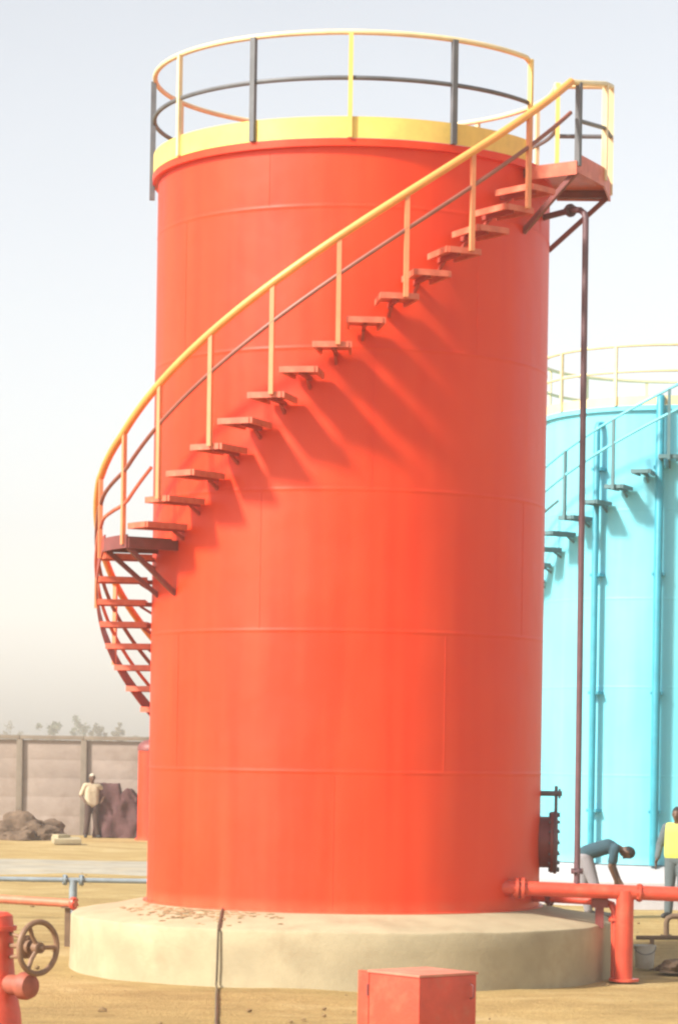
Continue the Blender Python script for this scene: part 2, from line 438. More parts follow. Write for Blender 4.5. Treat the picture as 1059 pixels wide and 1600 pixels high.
    if p.get('landing'):
        l0, l1, lh = p['landing']
        bm = bmesh.new()
        sector(bm, ri, ro + 0.01, rad(l0), rad(l1), Z(lh) - 0.02, Z(lh), 8)
        sector(bm, ro + 0.01, ro + 0.03, rad(l0), rad(l1), Z(lh) - 0.13, Z(lh) + 0.02, 8)
        for a in (l0, l1): bar(bm, pol(Rt - 0.01, a, Z(lh) - 0.075), pol(ro + 0.01, a, Z(lh) - 0.075), 0.05, 0.11)
        obj('landing', bm, p['dark'], stair, local=True)
        for a in (l0 + 1, l1 - 1):
            bm = bmesh.new(); bar(bm, pol(Rt - 0.01, a, Z(lh) - 0.62), pol(ro - 0.02, a, Z(lh) - 0.12), 0.05, 0.05)
            obj('brace', bm, p['dark'], stair, local=True)
    # top platform
    q0, q1, ph = p['platform']; pr = Rt * 1.30
    bm = bmesh.new()
    sector(bm, Rt + 0.06, pr, rad(q0), rad(q1), Z(ph) - 0.012, Z(ph), 2)
    plat = obj('platform', bm, p['stepmat'], root, local=True)
    bm = bmesh.new()
    sector(bm, pr, pr + 0.02, rad(q0), rad(q1), Z(ph) - 0.12, Z(ph) + 0.09, 2)
    bar(bm, pol(Rt + 0.08, q0 - 0.25, Z(ph) - 0.075), pol(pr + 0.02, q0 - 0.25, Z(ph) - 0.075), 0.02, 0.15)
    bar(bm, pol(Rt + 0.08, q1 + 0.25, Z(ph) - 0.02), pol(pr + 0.02, q1 + 0.25, Z(ph) - 0.02), 0.02, 0.2)
    obj('edge_plate', bm, p['stepmat'], plat, local=True)
    for a in (q0 + 1.2, q1 - 1.2):
        bm = bmesh.new(); bar(bm, pol(Rt - 0.01, a, Z(ph) - 0.06), pol(pr, a, Z(ph) - 0.06), 0.06, 0.085)
        obj('beam', bm, p['dark'], plat, local=True)
        bm = bmesh.new(); bar(bm, pol(Rt - 0.01, a, Z(ph) - 0.72), pol(pr - 0.03, a, Z(ph) - 0.10), 0.055, 0.055)
        obj('brace', bm, p['dark'], plat, local=True)
    prr = pr + 0.01
    rp = p['plat_rail']
    bm = bmesh.new()
    pts = [pol(prr, q0 + (q1 - q0) * i / 2, Z(rp(q0 + (q1 - q0) * i / 2))) for i in range(3)]
    pts = [pol(rail_r, a1, Z(p['rail'](a1)))] + pts
    tube(bm, pts, 0.032, 10)
    tube(bm, [pts[-1], pol(Rt + 0.05, q1, Z(rp(q1)))], 0.032, 10)
    obj('top_rail', bm, p['toprail'], plat, local=True)
    bm = bmesh.new()
    mid = lambda a: ph + (rp(a) - ph) * 0.52
    pts = [pol(prr, q0 + (q1 - q0) * i / 2, Z(mid(q0 + (q1 - q0) * i / 2))) for i in range(3)]
    tube(bm, pts, 0.026, 8); tube(bm, [pts[-1], pol(Rt + 0.05, q1, Z(mid(q1)))], 0.026, 8)
    obj('mid_rail', bm, p['midrail'], plat, local=True)
    for a, mm in p['pposts']:
        bm = bmesh.new(); bar(bm, pol(prr, a, Z(ph) - 0.05), pol(prr, a, Z(rp(a))), 0.06, 0.06, up=pol(1, a, 0))
        obj('post', bm, mm, plat, local=True)
    return shell

ZB, ZT = 0.775, H(2.90)
def tread(a):
    if a >= -58: return H(1.97 + 0.0164 * a)
    if a >= -72: return H(1.02)
    return H(1.02 - 0.0155 * (-72 - a))
def rail(a):
    if a >= -60: return H(2.43 + 0.0152 * a)
    if a >= -76: return H(1.518 + 0.0115 * (a + 60))
    return max(H(1.334 - 0.0175 * (-76 - a)), tread(a) + 0.9)

tank = thing('storage_tank', 'tall orange-red cylindrical steel tank with spiral stair and yellow top railing', 'tank', (0, 0, ZB))
lower = [-76.0 - 6.9 * i for i in range(16)]
upper = [-54 + 7.1 * i for i in range(15)]
make_tank(tank, R, ZB, ZT, dict(
    course=1.55, vseam=-3, paint=M['tank'], rim=M['tank'], gap=(57, 84), rail_h=1.16, toprail=M['cream'], handrail=M['hand'], srail=M['srail'], midrail=M['grey'],
    lowrail=M['step'], kick=0.24, kickmat=M['plate'],
    posts=[(-90, M['grey']), (-57, M['cream']), (-28.5, M['grey']), (-1.5, M['yellow']), (27, M['grey']), (56, M['yellow']),
           (84, M['yellow']), (112, M['cream']), (140, M['cream']), (180, M['cream']), (215, M['cream']), (243, M['cream'])],
    tread=tread, rail=rail, steps=lower + upper, spacing=7.1, tw=0.32, srange=(-182, 54), sposts=[-172, -150, -128, -108, -90, -75, -59, -45.5, -31.2, -17, -3, 11, 25.5, 40],
    spostmat=M['spost'], bracket=M['deepred'], stepmat=M['step'], dark=M['dkred'], string=(-183, -71), landing=(-73, -57.5, H(1.02)),
    platform=(55.5, 88, H(2.87)), plat_rail=lambda a: H(3.25 + (a - 55.5) * 0.0047), pposts=[(56, M['grey']), (72, M['cream']), (88, M['cream'])]))

# manhole and its davit on the right side of the shell
def shell_part(root): return root
ma = 86
mz = P(855, 1316, 13.9 * R).z
n_ = pol(1, ma, 0)
bm = bmesh.new(); c0 = pol(R - 0.02, ma, mz)
lathe(bm, [(0.30, 0), (0.30, 0.14), (0.36, 0.14), (0.36, 0.175), (0, 0.175)], 40, c0, n_)
man = obj('manhole', bm, M['dkred'], tank)
bm = bmesh.new(); lathe(bm, [(0, 0.178), (0.37, 0.178), (0.37, 0.215), (0.30, 0.225), (0, 0.235)], 40, c0, n_)
cov = obj('cover', bm, M['riser'], man)
u = Vector((0, 0, 1)); v = n_.cross(u)
for k in range(16):
    a = 2 * PI * k / 16
    q = c0 + (u * math.cos(a) + v * math.sin(a)) * 0.335
    bm = bmesh.new(); tube(bm, [q + n_ * 0.12, q + n_ * 0.25], 0.014, 6)
    obj('bolt', bm, M['grey'], man)
bm = bmesh.new()
d0 = c0 + Vector((0, 0, 0.57))
tube(bm, [d0, d0 + n_ * 0.27], 0.032, 8); tube(bm, [d0 + n_ * 0.2 + Vector((0, 0, -0.35)), d0 + n_ * 0.2 + Vector((0, 0, 0.09))], 0.02, 8)
flange(bm, d0 + n_ * 0.24, n_, 0.06, 0.012, 0)
obj('davit_arm', bm, M['grey'], tank)

# concrete plinth under the tank
bm = bmesh.new()
RP = 1.385 * R
prof = [(RP + 0.01, -0.3), (RP + 0.01, 0.0), (RP, 0.2), (RP, 0.40), (RP, 0.598), (RP - 0.012, 0.622), (RP - 0.04, 0.636), (RP - 0.4, 0.69), (R + 0.2, 0.752), (R + 0.05, 0.774), (0, 0.774)]
lathe(bm, prof, 160)
for v_ in bm.verts:
    if v_.co.z > -0.1 and v_.co.xy.length > R + 0.1:
        nn = noise.noise(v_.co * 1.1) * 0.012
        d_ = v_.co.xy.normalized() * nn
        v_.co.x += d_.x; v_.co.y += d_.y; v_.co.z += noise.noise(v_.co * 2.3 + Vector((5, 0, 0))) * 0.012
tag(obj('plinth', bm, M['conc'], loc=(0, 0, 0)), 'round cream concrete plinth under the orange-red tank, stained with sand', 'plinth')

# ------------------------------------------------------------------ ground
def axis_pts(lim, near, n):
    out = []
    for i in range(-n, n + 1):
        t = i / n
        out.append(near * math.sinh(t * math.asinh(lim / near)))
    return out
bm = bmesh.new()
xs = axis_pts(1800, 5.0, 90); ys = axis_pts(1800, 7.0, 110)
grid = []
for y in ys:
    row = []
    for x in xs:
        yy = y - 4
        z = noise.fractal(Vector((x * 0.35, yy * 0.35, 0)), 1.0, 2.0, 4) * 0.05 + noise.noise(Vector((x * 1.3, yy * 1.3, 3))) * 0.015
        r_ = math.hypot(x, yy)
        if r_ > 120: z *= 0
        row.append(bm.verts.new((x, yy, z)))
    grid.append(row)
for a, b in zip(grid, grid[1:]):
    for i in range(len(a) - 1): bm.faces.new((a[i], a[i + 1], b[i + 1], b[i]))
structure(obj('ground', bm, M['sand'], sharp=180))

# gravel path in front of the wall
bm = bmesh.new(); yc = G(60, 1356).y; prev = None
for i in range(121):
    x = -60 + i
    w0 = 1.9 + noise.noise(Vector((x * 0.5, 0, 0))) * 0.9; w1 = 2.6 + noise.noise(Vector((x * 0.5, 9, 0))) * 0.9
    cur = [bm.verts.new((x, yc + o_, z_)) for o_, z_ in ((-w0 - 1.2, -0.06), (-w0, 0.06), (w1, 0.06), (w1 + 1.2, -0.06))]
    if prev:
        for q in range(3): bm.faces.new((prev[q], cur[q], cur[q + 1], prev[q + 1]))
    prev = cur
structure(obj('path', bm, M['path']))

# scattered stones
bm = bmesh.new(); rnd = random.Random(3)
for i in range(420):
    x = rnd.uniform(-9, 9); y = rnd.uniform(-17, 25)
    if math.hypot(x, y) < RP + 0.05: continue
    s = rnd.choice([0.010, 0.014, 0.02, 0.035]) * rnd.uniform(0.7, 1.4)
    b2 = bmesh.new(); bmesh.ops.create_icosphere(b2, subdivisions=1, radius=s)
    for v_ in b2.verts:
        v_.co *= rnd.uniform(0.75, 1.2); v_.co.z *= 0.6
        v_.co += Vector((x, y, 0.02 + noise.fractal(Vector((x * 0.35, y * 0.35, 0)), 1.0, 2.0, 4) * 0.05))
    merge(bm, b2)
o = obj('gravel', bm, M['stone']); o['kind'] = 'stuff'

# sand and rubble swept on the plinth, left of the earth strip
def lump(bm, c, s, seed, sub=3, amp=0.25, flat=0.0):
    b2 = bmesh.new(); bmesh.ops.create_icosphere(b2, subdivisions=sub, radius=1)
    for v_ in b2.verts:
        n = v_.co.copy(); k = 1 + amp * noise.fractal(n * 1.6 + Vector((seed, seed * 2, 0)), 1.0, 2.0, 4)
        v_.co = Vector((n.x * s[0] * k, n.y * s[1] * k, max(n.z, -flat) * s[2] * k)) + Vector(c)
    merge(bm, b2)
bm = bmesh.new()
for i in range(220):
    a = rnd.gauss(-42, 13); r_ = R + 0.1 + abs(rnd.gauss(0, 0.24))
    if r_ > RP - 0.12 or not -75 < a < -12: continue
    zz = 0.774 - max(0, r_ - R - 0.05) / (RP - R - 0.12) * 0.142
    s = rnd.uniform(0.008, 0.03)
    lump(bm, pol(r_, a, zz + 0.001), (s * 1.7, s * 1.4, s * 0.5), i, 2, 0.4)
o = obj('sand_heaps', bm, M['dust']); o['kind'] = 'stuff'

# ------------------------------------------------------------------ earth strip from the shell over the plinth and away on the ground
sx = P(340, 1500, 12.7 * R).x
bm = bmesh.new()
ye = -math.sqrt(RP * RP - sx * sx); yi = -math.sqrt((R + 0.02) ** 2 - sx * sx)
pts = [(sx, yi - 0.01, 0.79), (sx, yi - 0.2, 0.772), (sx, ye + 0.05, 0.655), (sx, ye - 0.03, 0.62), (sx - 0.005, ye - 0.035, 0.3), (sx - 0.01, ye - 0.04, 0.07), (sx - 0.01, ye - 0.12, 0.05)]
y_ = ye - 0.5
while y_ > -24:
    px = CAM.x + (sx - 0.01 - CAM.x) * (y_ - CAM.y) / (ye - CAM.y)
    z_ = noise.fractal(Vector((px * 0.35, y_ * 0.35, 0)), 1.0, 2.0, 4) * 0.05 + noise.noise(Vector((px * 1.3, y_ * 1.3, 3))) * 0.015
    pts.append((px + noise.noise(Vector((y_, 0, 0))) * 0.008, y_, z_ + 0.022)); y_ -= 0.25
for a, b in zip(pts, pts[1:]): pass
tube(bm, pts, 0.014, 6)
tag(obj('earth_cable', bm, M['strip'], loc=(sx, ye, 0)), 'thin dark earthing cable running down the plinth and across the sand', 'cable')

# ------------------------------------------------------------------ pipes on the right
pz = P(815, 1388, 13.42 * R)
A = P(793, 1387, 13.40 * R); B = P(1180, 1402, 13.36 * R)
pd = (B - A).normalized()
T_ = P(976, 1394, 13.38 * R)
ip = thing('inlet_pipe', 'thick red pipe leaving the orange-red tank to the right with tall thin riser', 'pipe', (T_.x, T_.y, 0))
bm = bmesh.new(); tube(bm, [A - pd * 0.3, B], 0.082, 18)
main = obj('main_pipe', bm, M['red'], ip)
for q in (0.08, 0.14):
    pass
for t in (0.10, 0.165):
    bm = bmesh.new(); flange(bm, A + pd * t, pd, 0.125, 0.018, 8); obj('flange', bm, M['red'], main)
bm = bmesh.new(); q = A + pd * ((T_ - A).length + 0.16); flange(bm, q, pd, 0.105, 0.014, 8)
obj('flange', bm, M['red'], main)
bm = bmesh.new(); Tp = A + pd * (T_ - A).length
tube(bm, [Tp + Vector((0, 0, 0.02)), (Tp.x - 0.005, Tp.y, 0.0)], 0.1, 20)
lathe(bm, [(0, 0.0), (0.17, 0.0), (0.17, 0.03), (0.1, 0.03)], 28, (Tp.x, Tp.y, 0.015))
obj('support_leg', bm, M['red'], ip)
r0 = P(899, 1385, 13.44 * R); r1 = P(913, 345, 13.44 * R)
bm = bmesh.new()
lo = Vector((r0.x, A.y + (r0.x - A.x) / pd.x * pd.y, A.z + 0.05)); hi = Vector((r1.x, lo.y, r1.z))
tw = pol(R - 0.02, 72, hi.z + 0.14)
pts = [lo, lo.lerp(hi, 0.5), hi]
for t in (0.3, 0.6, 0.85, 1.0):
    pts.append(Vector((hi.x, hi.y, hi.z)) + Vector((tw.x - hi.x, tw.y - hi.y, 0)) * (t ** 2 * 0.35) + Vector((0, 0, 0.14 * math.sin(t * PI / 2))))
pts.append(tw)
tube(bm, pts, 0.036, 12)
ris = obj('riser', bm, M['riser'], ip)
bm = bmesh.new(); flange(bm, pts[-2], (tw - pts[-2]), 0.075, 0.015, 6); obj('flange', bm, M['riser'], ris)
bm = bmesh.new(); flange(bm, lo + Vector((0, 0, 0.15)), (0, 0, 1), 0.07, 0.012, 6); obj('flange', bm, M['riser'], ris)

q0 = pol(R - 0.05, 72, 0.90)
q1 = P(936, 1413, 13.45 * R); q1.z = 0.90
dp = thing('drain_pipe', 'thin red drain pipe bending down over the right edge of the plinth', 'pipe', (q1.x, q1.y, 0.66))
bm = bmesh.new(); q2 = P(960, 1420, 13.45 * R); q2.z = 0.88; dd = (q2 - q0); dd.z = 0; dd.normalize()
tube(bm, [q0, q1, q2 - dd * 0.12, q2 - dd * 0.04 - Vector((0, 0, 0.02)), q2 - Vector((0, 0, 0.09)), (q2.x + 0.004, q2.y, 0.45), (q2.x + 0.004, q2.y, -0.02)], 0.045, 14)
pp = obj('pipe', bm, M['red'], dp)
bm = bmesh.new(); bar(bm, (q1.x, q1.y, 0.885), (q1.x, q1.y, 0.60), 0.09, 0.09); bar(bm, (q1.x - 0.09, q1.y, 0.885), (q1.x + 0.09, q1.y, 0.885), 0.12, 0.11); obj('support', bm, M['dkred'], dp)
bm = bmesh.new(); flange(bm, (q2.x + 0.002, q2.y, 0.70), (0, 0, 1), 0.075, 0.014, 6); obj('flange', bm, M['red'], pp)
bm = bmesh.new(); flange(bm, q0.lerp(q1, 0.3), q1 - q0, 0.085, 0.014, 6); obj('flange', bm, M['dkred'], pp)

# thin pipe lying low further right, bucket, small valve, rubble
a = P(993, 1465, 14.3 * R); b = P(1200, 1465, 14.3 * R)
lp = thing('low_pipe', 'thin brown pipe running low behind the red support leg', 'pipe', (a.x, a.y, 0))
bm = bmesh.new(); tube(bm, [a, b], 0.026, 10); pp = obj('pipe', bm, M['brown'], lp)
for t in (0.12, 0.95):
    bm = bmesh.new(); q = a.lerp(b, t); bar(bm, (q.x, q.y, q.z - 0.01), (q.x, q.y, -0.02), 0.05, 0.05)
    obj('support', bm, M['brown'], lp)

bk = G(1006, 1514)
bo = thing('bucket', 'grayish white plastic bucket on the sand right of the red support leg', 'bucket', (bk.x, bk.y, 0))
bm = bmesh.new(); lathe(bm, [(0, 0.01), (0.10, 0.01), (0.108, 0.02), (0.128, 0.27), (0.136, 0.272), (0.136, 0.287), (0.122, 0.287), (0.102, 0.03), (0, 0.03)], 32, bk)
body = obj('pail', bm, M['bucket'], bo)
bm = bmesh.new(); pts = [bk + Vector((0.13 * math.cos(t), -0.02 - 0.10 * math.sin(t), 0.27 - 0.09 * math.sin(t))) for t in [PI * i / 14 for i in range(15)]]
tube(bm, pts, 0.005, 6); obj('handle', bm, M['grey'], bo)

vb = G(1040, 1466)
vt = thing('pipe_stub', 'small olive bent pipe stub standing on the sand near right edge', 'pipe', (vb.x, vb.y, 0))
bm = bmesh.new(); tube(bm, [vb, vb + Vector((0, 0, 0.22)), vb + Vector((0.02, 0, 0.28)), vb + Vector((0.08, 0, 0.31)), vb + Vector((0.5, 0, 0.31))], 0.04, 12)
ps = obj('pipe', bm, M['brown'], vt)
bm = bmesh.new(); flange(bm, vb + Vector((0, 0, 0.02)), (0, 0, 1), 0.085, 0.014, 6); obj('flange', bm, M['brown'], ps)
bm = bmesh.new(); flange(bm, vb + Vector((0.2, 0, 0.31)), (1, 0, 0), 0.075, 0.014, 6); obj('flange', bm, M['brown'], ps)
bm = bmesh.new(); mb = G(1062, 1521)
lump(bm, (mb.x, mb.y, 0.02), (0.24, 0.3, 0.16), 4, 4, 0.45)
tag(obj('rubble_heap', bm, M['soil'], loc=(mb.x, mb.y, 0)), 'small dark heap of rubble at right edge beside the bucket', 'heap')

# ------------------------------------------------------------------ red hose cabinet in the foreground
DC = 9.0 * R
nc = P(655, 1524, DC); lc = P(577, 1514, DC); rc = P(744, 1506, DC)
ztop = nc.z
ux = (lc.x - nc.x) * 1.03; vx = (rc.x - nc.x) * 1.09
al = rad(48)
wl = abs(ux) / math.cos(al) if False else 0.56
# left face runs away to the left, right face away to the right
thl = math.acos(min(0.99, abs(ux) / 0.60)); thr = PI / 2 - thl
dl = Vector((-math.cos(thl), math.sin(thl), 0)); dr = Vector((math.sin(thl), math.cos(thl), 0))
WL = 0.60; WR = vx / dr.x
ncg = Vector((nc.x, nc.y, 0))
cab = thing('hose_cabinet', 'red steel hose cabinet in the foreground before the plinth', 'cabinet', (nc.x, nc.y, 0))
def cabbox(bm, a0, a1, b0, b1, z0, z1, bev=0.0):
    c = ncg + dl * (a0 + a1) / 2 + dr * (b0 + b1) / 2
    rot = Matrix((-dl, dr, Vector((0, 0, 1)))).transposed().to_4x4()
    box(bm, (c.x, c.y, (z0 + z1) / 2), (abs(a1 - a0), abs(b1 - b0), z1 - z0), rot, bev)
bm = bmesh.new(); cabbox(bm, 0.012, WL - 0.012, 0.012, WR - 0.012, 0.06, ztop - 0.022, 0.008)
obj('body', bm, M['red'], cab)
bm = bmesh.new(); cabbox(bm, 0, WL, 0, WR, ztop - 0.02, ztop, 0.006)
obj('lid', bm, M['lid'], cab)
for a_, b_ in ((0.05, 0.05), (WL - 0.05, 0.05), (0.05, WR - 0.05), (WL - 0.05, WR - 0.05)):
    bm = bmesh.new(); cabbox(bm, a_ - 0.025, a_ + 0.025, b_ - 0.025, b_ + 0.025, -0.05, 0.06); obj('foot', bm, M['dkred'], cab)
bm = bmesh.new(); cabbox(bm, WL + 0.004, WL + 0.13, 0.02, 0.055, 0.1, ztop - 0.012, 0.006)
dr_ = obj('door', bm, M['red'], cab)
for z_ in (0.25, ztop - 0.2):
    bm = bmesh.new(); q = ncg + dl * (WL + 0.002) + dr * 0.012; tube(bm, [(q.x, q.y, z_), (q.x, q.y, z_ + 0.09)], 0.012, 8)
    obj('hinge', bm, M['dkred'], dr_)
bm = bmesh.new(); q = ncg + dr * (WR * 0.86) - dl * 0.004
tube(bm, [(q.x, q.y, ztop - 0.20), (q.x - dl.x * 0.03, q.y - dl.y * 0.03, ztop - 0.19), (q.x - dl.x * 0.03, q.y - dl.y * 0.03, ztop - 0.10), (q.x, q.y, ztop - 0.09)], 0.008, 8)
obj('handle', bm, M['dkred'], cab)

# ------------------------------------------------------------------ red gate valve with handwheel, lower left
DV = 8.6 * R; k_ = DV / F
vc = P(-8, 1500, DV)
gv = thing('gate_valve', 'red gate valve with brown handwheel in the lower left corner', 'valve', (vc.x, vc.y, 0))
zz = lambda y: P(0, y, DV).z
bm = bmesh.new()
lathe(bm, [(0, zz(1424)), (20 * k_, zz(1425)), (27 * k_, zz(1430)), (29 * k_, zz(1446)), (34 * k_, zz(1446)), (34 * k_, zz(1453)), (29 * k_, zz(1453)), (30 * k_, zz(1500)), (34 * k_, zz(1540)), (42 * k_, zz(1580)), (46 * k_, zz(1620)), (46 * k_, 0.04), (60 * k_, 0.04), (60 * k_, -0.02), (0, -0.02)], 40, (vc.x, vc.y, 0))
body = obj('body', bm, M['red'], gv)
wc = P(60, 1481, DV - 0.25)
ax = Vector((0.74, -0.62, 0.0)).normalized()
uu = Vector((0, 0, 1)); vv = ax.cross(uu)
bm = bmesh.new()
rw = 40 * k_
tube(bm, [wc + (uu * math.cos(t) + vv * math.sin(t)) * rw for t in [2 * PI * i / 40 for i in range(40)]], 0.021, 10, closed=True)
hw = obj('handwheel', bm, M['wheel'], gv)
bm = bmesh.new()
for t in (0.5, 0.5 + 2 * PI / 3, 0.5 + 4 * PI / 3):
    e = wc + (uu * math.cos(t) + vv * math.sin(t)) * rw
    tube(bm, [wc, wc.lerp(e, 0.5) - ax * 0.015, e], 0.017, 8)
lathe(bm, [(0, -0.035), (0.04, -0.035), (0.04, 0.03), (0.018, 0.03), (0.018, 0.06), (0, 0.06)], 20, wc, ax)
obj('spokes', bm, M['wheel'], hw)
bm = bmesh.new(); bp_ = Vector((vc.x, vc.y, wc.z))
se = wc - ax * 0.42
tube(bm, [se, wc], 0.018, 10)
for s in (0.07, -0.07):
    tube(bm, [se + ax * 0.05 + uu * s * 1.4, wc - ax * 0.10 + uu * s * 0.8], 0.014, 8)
lathe(bm, [(0, 0), (0.085, 0), (0.085, 0.02), (0.05, 0.03), (0.05, 0.06), (0, 0.06)], 24, wc - ax * 0.13, ax)
obj('stem', bm, M['wheel'], gv)
oc = P(44, 1541, DV - 0.2)
bm = bmesh.new()
tube(bm, [Vector((vc.x + 0.02, vc.y, oc.z)), oc - ax * 0.02], 0.075, 20)
lathe(bm, [(0, -0.05), (0.10, -0.05), (0.10, -0.01), (0.085, 0.03), (0.03, 0.05), (0, 0.05)], 28, oc, ax)
out = obj('outlet', bm, M['rustred'], gv)

# ------------------------------------------------------------------ pipes on the left
a = P(-140, 1371, 17.4 * R); b = P(360, 1379, 17.4 * R)
gp = thing('water_pipe', 'thin blue-grey pipe raised above the sand left of the tank', 'pipe', (a.x, a.y, 0))
bm = bmesh.new(); tube(bm, [a, b], 0.036, 12); pp = obj('pipe', bm, M['galv'], gp)
j = P(115, 1375, 17.4 * R)
bm = bmesh.new(); flange(bm, j - Vector((0.12, 0, 0)), (1, 0, 0), 0.08, 0.016, 6); obj('flange', bm, M['galv'], pp)
bm = bmesh.new(); flange(bm, j + Vector((0.12, 0, 0)), (1, 0, 0), 0.08, 0.016, 6); obj('flange', bm, M['galv'], pp)
bm = bmesh.new(); tube(bm, [j, Vector((j.x, j.y, -0.02))], 0.06, 14); obj('support', bm, M['galv'], gp)
for x in (-90, 300):
    q = P(x, 1375, 17.4 * R); bm = bmesh.new(); tube(bm, [q, Vector((q.x, q.y, -0.02))], 0.06, 12); obj('support', bm, M['galv'], gp)

a = P(-140, 1396, 15.6 * R); b = P(119, 1412, 15.25 * R)
rp_ = thing('branch_pipe', 'faded orange-red pipe on a brown post behind the handwheel', 'pipe', (b.x, b.y, 0))
bm = bmesh.new(); tube(bm, [a, b], 0.055, 14)
pp = obj('pipe', bm, M['orange'], rp_)
bm = bmesh.new(); flange(bm, b - (b - a).normalized() * 0.03, b - a, 0.085, 0.018, 6); obj('flange', bm, M['red'], pp)
for t in (0.953, 0.45):
    q = a.lerp(b, t); bm = bmesh.new(); bar(bm, (q.x, q.y, q.z - 0.05), (q.x, q.y, -0.05), 0.07, 0.07); box(bm, (q.x, q.y, q.z - 0.055), (0.16, 0.16, 0.012))
    obj('post', bm, M['brown'], rp_)

# ------------------------------------------------------------------ the blue tank
bc = P(1050, 900, 21 * R); BZ = 0.70; BT = P(1000, 632, 20 * R).z
btank = thing('storage_tank', 'pale blue cylindrical steel tank with spiral stair behind the orange-red one', 'tank', (bc.x, bc.y, BZ))
btr = lambda a: H(2.268 + 0.0116 * a)
brl = lambda a: H(2.74 + 0.0116 * a)
make_tank(btank, R, BZ, BT, dict(
    course=1.5, hr=0.022, vseam=14, paint=M['blue'], rim=M['blue'], gap=(30, 66), rail_h=1.02, toprail=M['cream'], handrail=M['blue'], srail=M['blue'], midrail=M['cream'], lowrail=M['bluestep'], kick=0.16,
    kickmat=M['cream'], posts=[(-90, M['cream'])] + [(-62 + 30 * i, M['cream']) for i in range(4)] + [(66, M['cream']), (96, M['cream']), (126, M['cream']), (156, M['cream']), (186, M['cream']), (216, M['cream']), (244, M['cream'])],
    tread=btr, rail=brl, steps=[-27 + 9.1 * (i - 18) for i in range(24)], spacing=8.6, tw=0.24, srange=(-188, 22),
    sposts=[-27 + 9.1 * 2 * (i - 8) for i in range(11)], spostmat=M['bluestep'], bracket=M['bluestep'], stepmat=M['bluestep'], dark=M['bluestep'], string=(-192, -120),
    platform=(23.5, 66, BT - 0.05), plat_rail=lambda a: BT + 1.02, pposts=[(24, M['cream']), (50, M['cream']), (65, M['cream'])]))
for a, z1, z0, r_ in ((-39, P(935, 665, 20.3 * R).z, BZ, 0.055), (-12.6, BT + 0.12, BZ, 0.07)):
    bm = bmesh.new(); q = lambda z, rr=R + 0.16: bc + pol(rr, a, z - bc.z)
    tube(bm, [q(z0), q(z1 - 0.1), q(z1 - 0.02, R + 0.12), q(z1, R - 0.05)], r_, 14)
    vp = obj('vertical_pipe', bm, M['bluepipe'], btank)
    for z in (1.6, 3.6, 5.6, 7.4):
        if z < z1 - 0.3:
            bm = bmesh.new(); bar(bm, q(z, R - 0.02), q(z, R + 0.17), 0.2, 0.05); obj('clip', bm, M['bluepipe'], vp)
bm = bmesh.new()
lathe(bm, [(2.85, -0.2), (2.85, 0.42), (2.82, 0.46), (2.4, 0.685), (0, 0.69)], 120, (bc.x, bc.y, 0))
tag(obj('plinth', bm, M['palec'], loc=(bc.x, bc.y, 0)), 'pale concrete plinth under the blue tank', 'plinth')

# ------------------------------------------------------------------ people
def capsule(bm, p0, r0, p1, r1, seg=14):
    p0, p1 = Vector(p0), Vector(p1); t = (p1 - p0); L_ = t.length
    if L_ < 1e-6: t = Vector((0, 0, 1)); L_ = 1e-6
    prof = [(0, -r0)] + [(r0 * math.sin(a), -r0 * math.cos(a)) for a in (0.4, 0.8, 1.2)] + [(r0, 0), (r1, L_)] + [(r1 * math.cos(a), L_ + r1 * math.sin(a)) for a in (0.4, 0.8, 1.2)] + [(0, L_ + r1)]
    lathe(bm, prof, seg, p0, t)

def ell(bm, c, s, rot=None):
    b2 = bmesh.new(); bmesh.ops.create_uvsphere(b2, u_segments=20, v_segments=14, radius=1)
    bmesh.ops.scale(b2, vec=s, verts=b2.verts)
    mt = Matrix.Translation(Vector(c))
    if rot is not None: mt = mt @ rot.to_4x4()
    bmesh.ops.transform(b2, matrix=mt, verts=b2.verts); merge(bm, b2)

def fuse(name, bm, m, parent, voxel, smooth=6):
    bmesh.ops.recalc_face_normals(bm, faces=bm.faces[:])
    me = bpy.data.meshes.new(name); bm.to_mesh(me); bm.free()
    o = bpy.data.objects.new(name, me); COL.objects.link(o)
    md = o.modifiers.new('r', 'REMESH'); md.mode = 'VOXEL'; md.voxel_size = voxel; md.use_smooth_shade = True
    if smooth:
        sm = o.modifiers.new('s', 'SMOOTH'); sm.iterations = smooth; sm.factor = 0.5
    dg = bpy.context.evaluated_depsgraph_get()
    nm = bpy.data.meshes.new_from_object(o.evaluated_get(dg))
    o.modifiers.clear(); o.data = nm; bpy.data.meshes.remove(me)
    nm.name = name; nm.materials.clear(); nm.materials.append(m)
    for p in nm.polygons: p.use_smooth = True
    o.parent = parent
    return o

def hand(bm, w, d, side, curl=0.3):
    """palm and five fingers from wrist w along d; side = thumb direction"""
    d = Vector(d).normalized(); side = Vector(side); side = (side - d * side.dot(d)).normalized(); nrm = d.cross(side)
    for s in (-0.026, -0.009, 0.009, 0.026): capsule(bm, w + side * s * 0.7, 0.016, w + d * 0.085 + side * s, 0.014, 10)
    for s, ln in ((-0.031, 0.062), (-0.011, 0.078), (0.011, 0.084), (0.031, 0.074)):
        k = w + d * 0.09 + side * s; m1 = k + (d + nrm * curl * 0.4).normalized() * ln * 0.5; t1 = m1 + (d + nrm * curl).normalized() * ln * 0.5
        capsule(bm, k, 0.0095, m1, 0.009, 8); capsule(bm, m1, 0.009, t1, 0.008, 8)
    t0 = w + d * 0.03 + side * 0.03; t1 = t0 + (d + side * 0.9).normalized() * 0.045; t2 = t1 + (d + side * 0.3).normalized() * 0.03
    capsule(bm, t0, 0.013, t1, 0.011, 8); capsule(bm, t1, 0.011, t2, 0.009, 8)

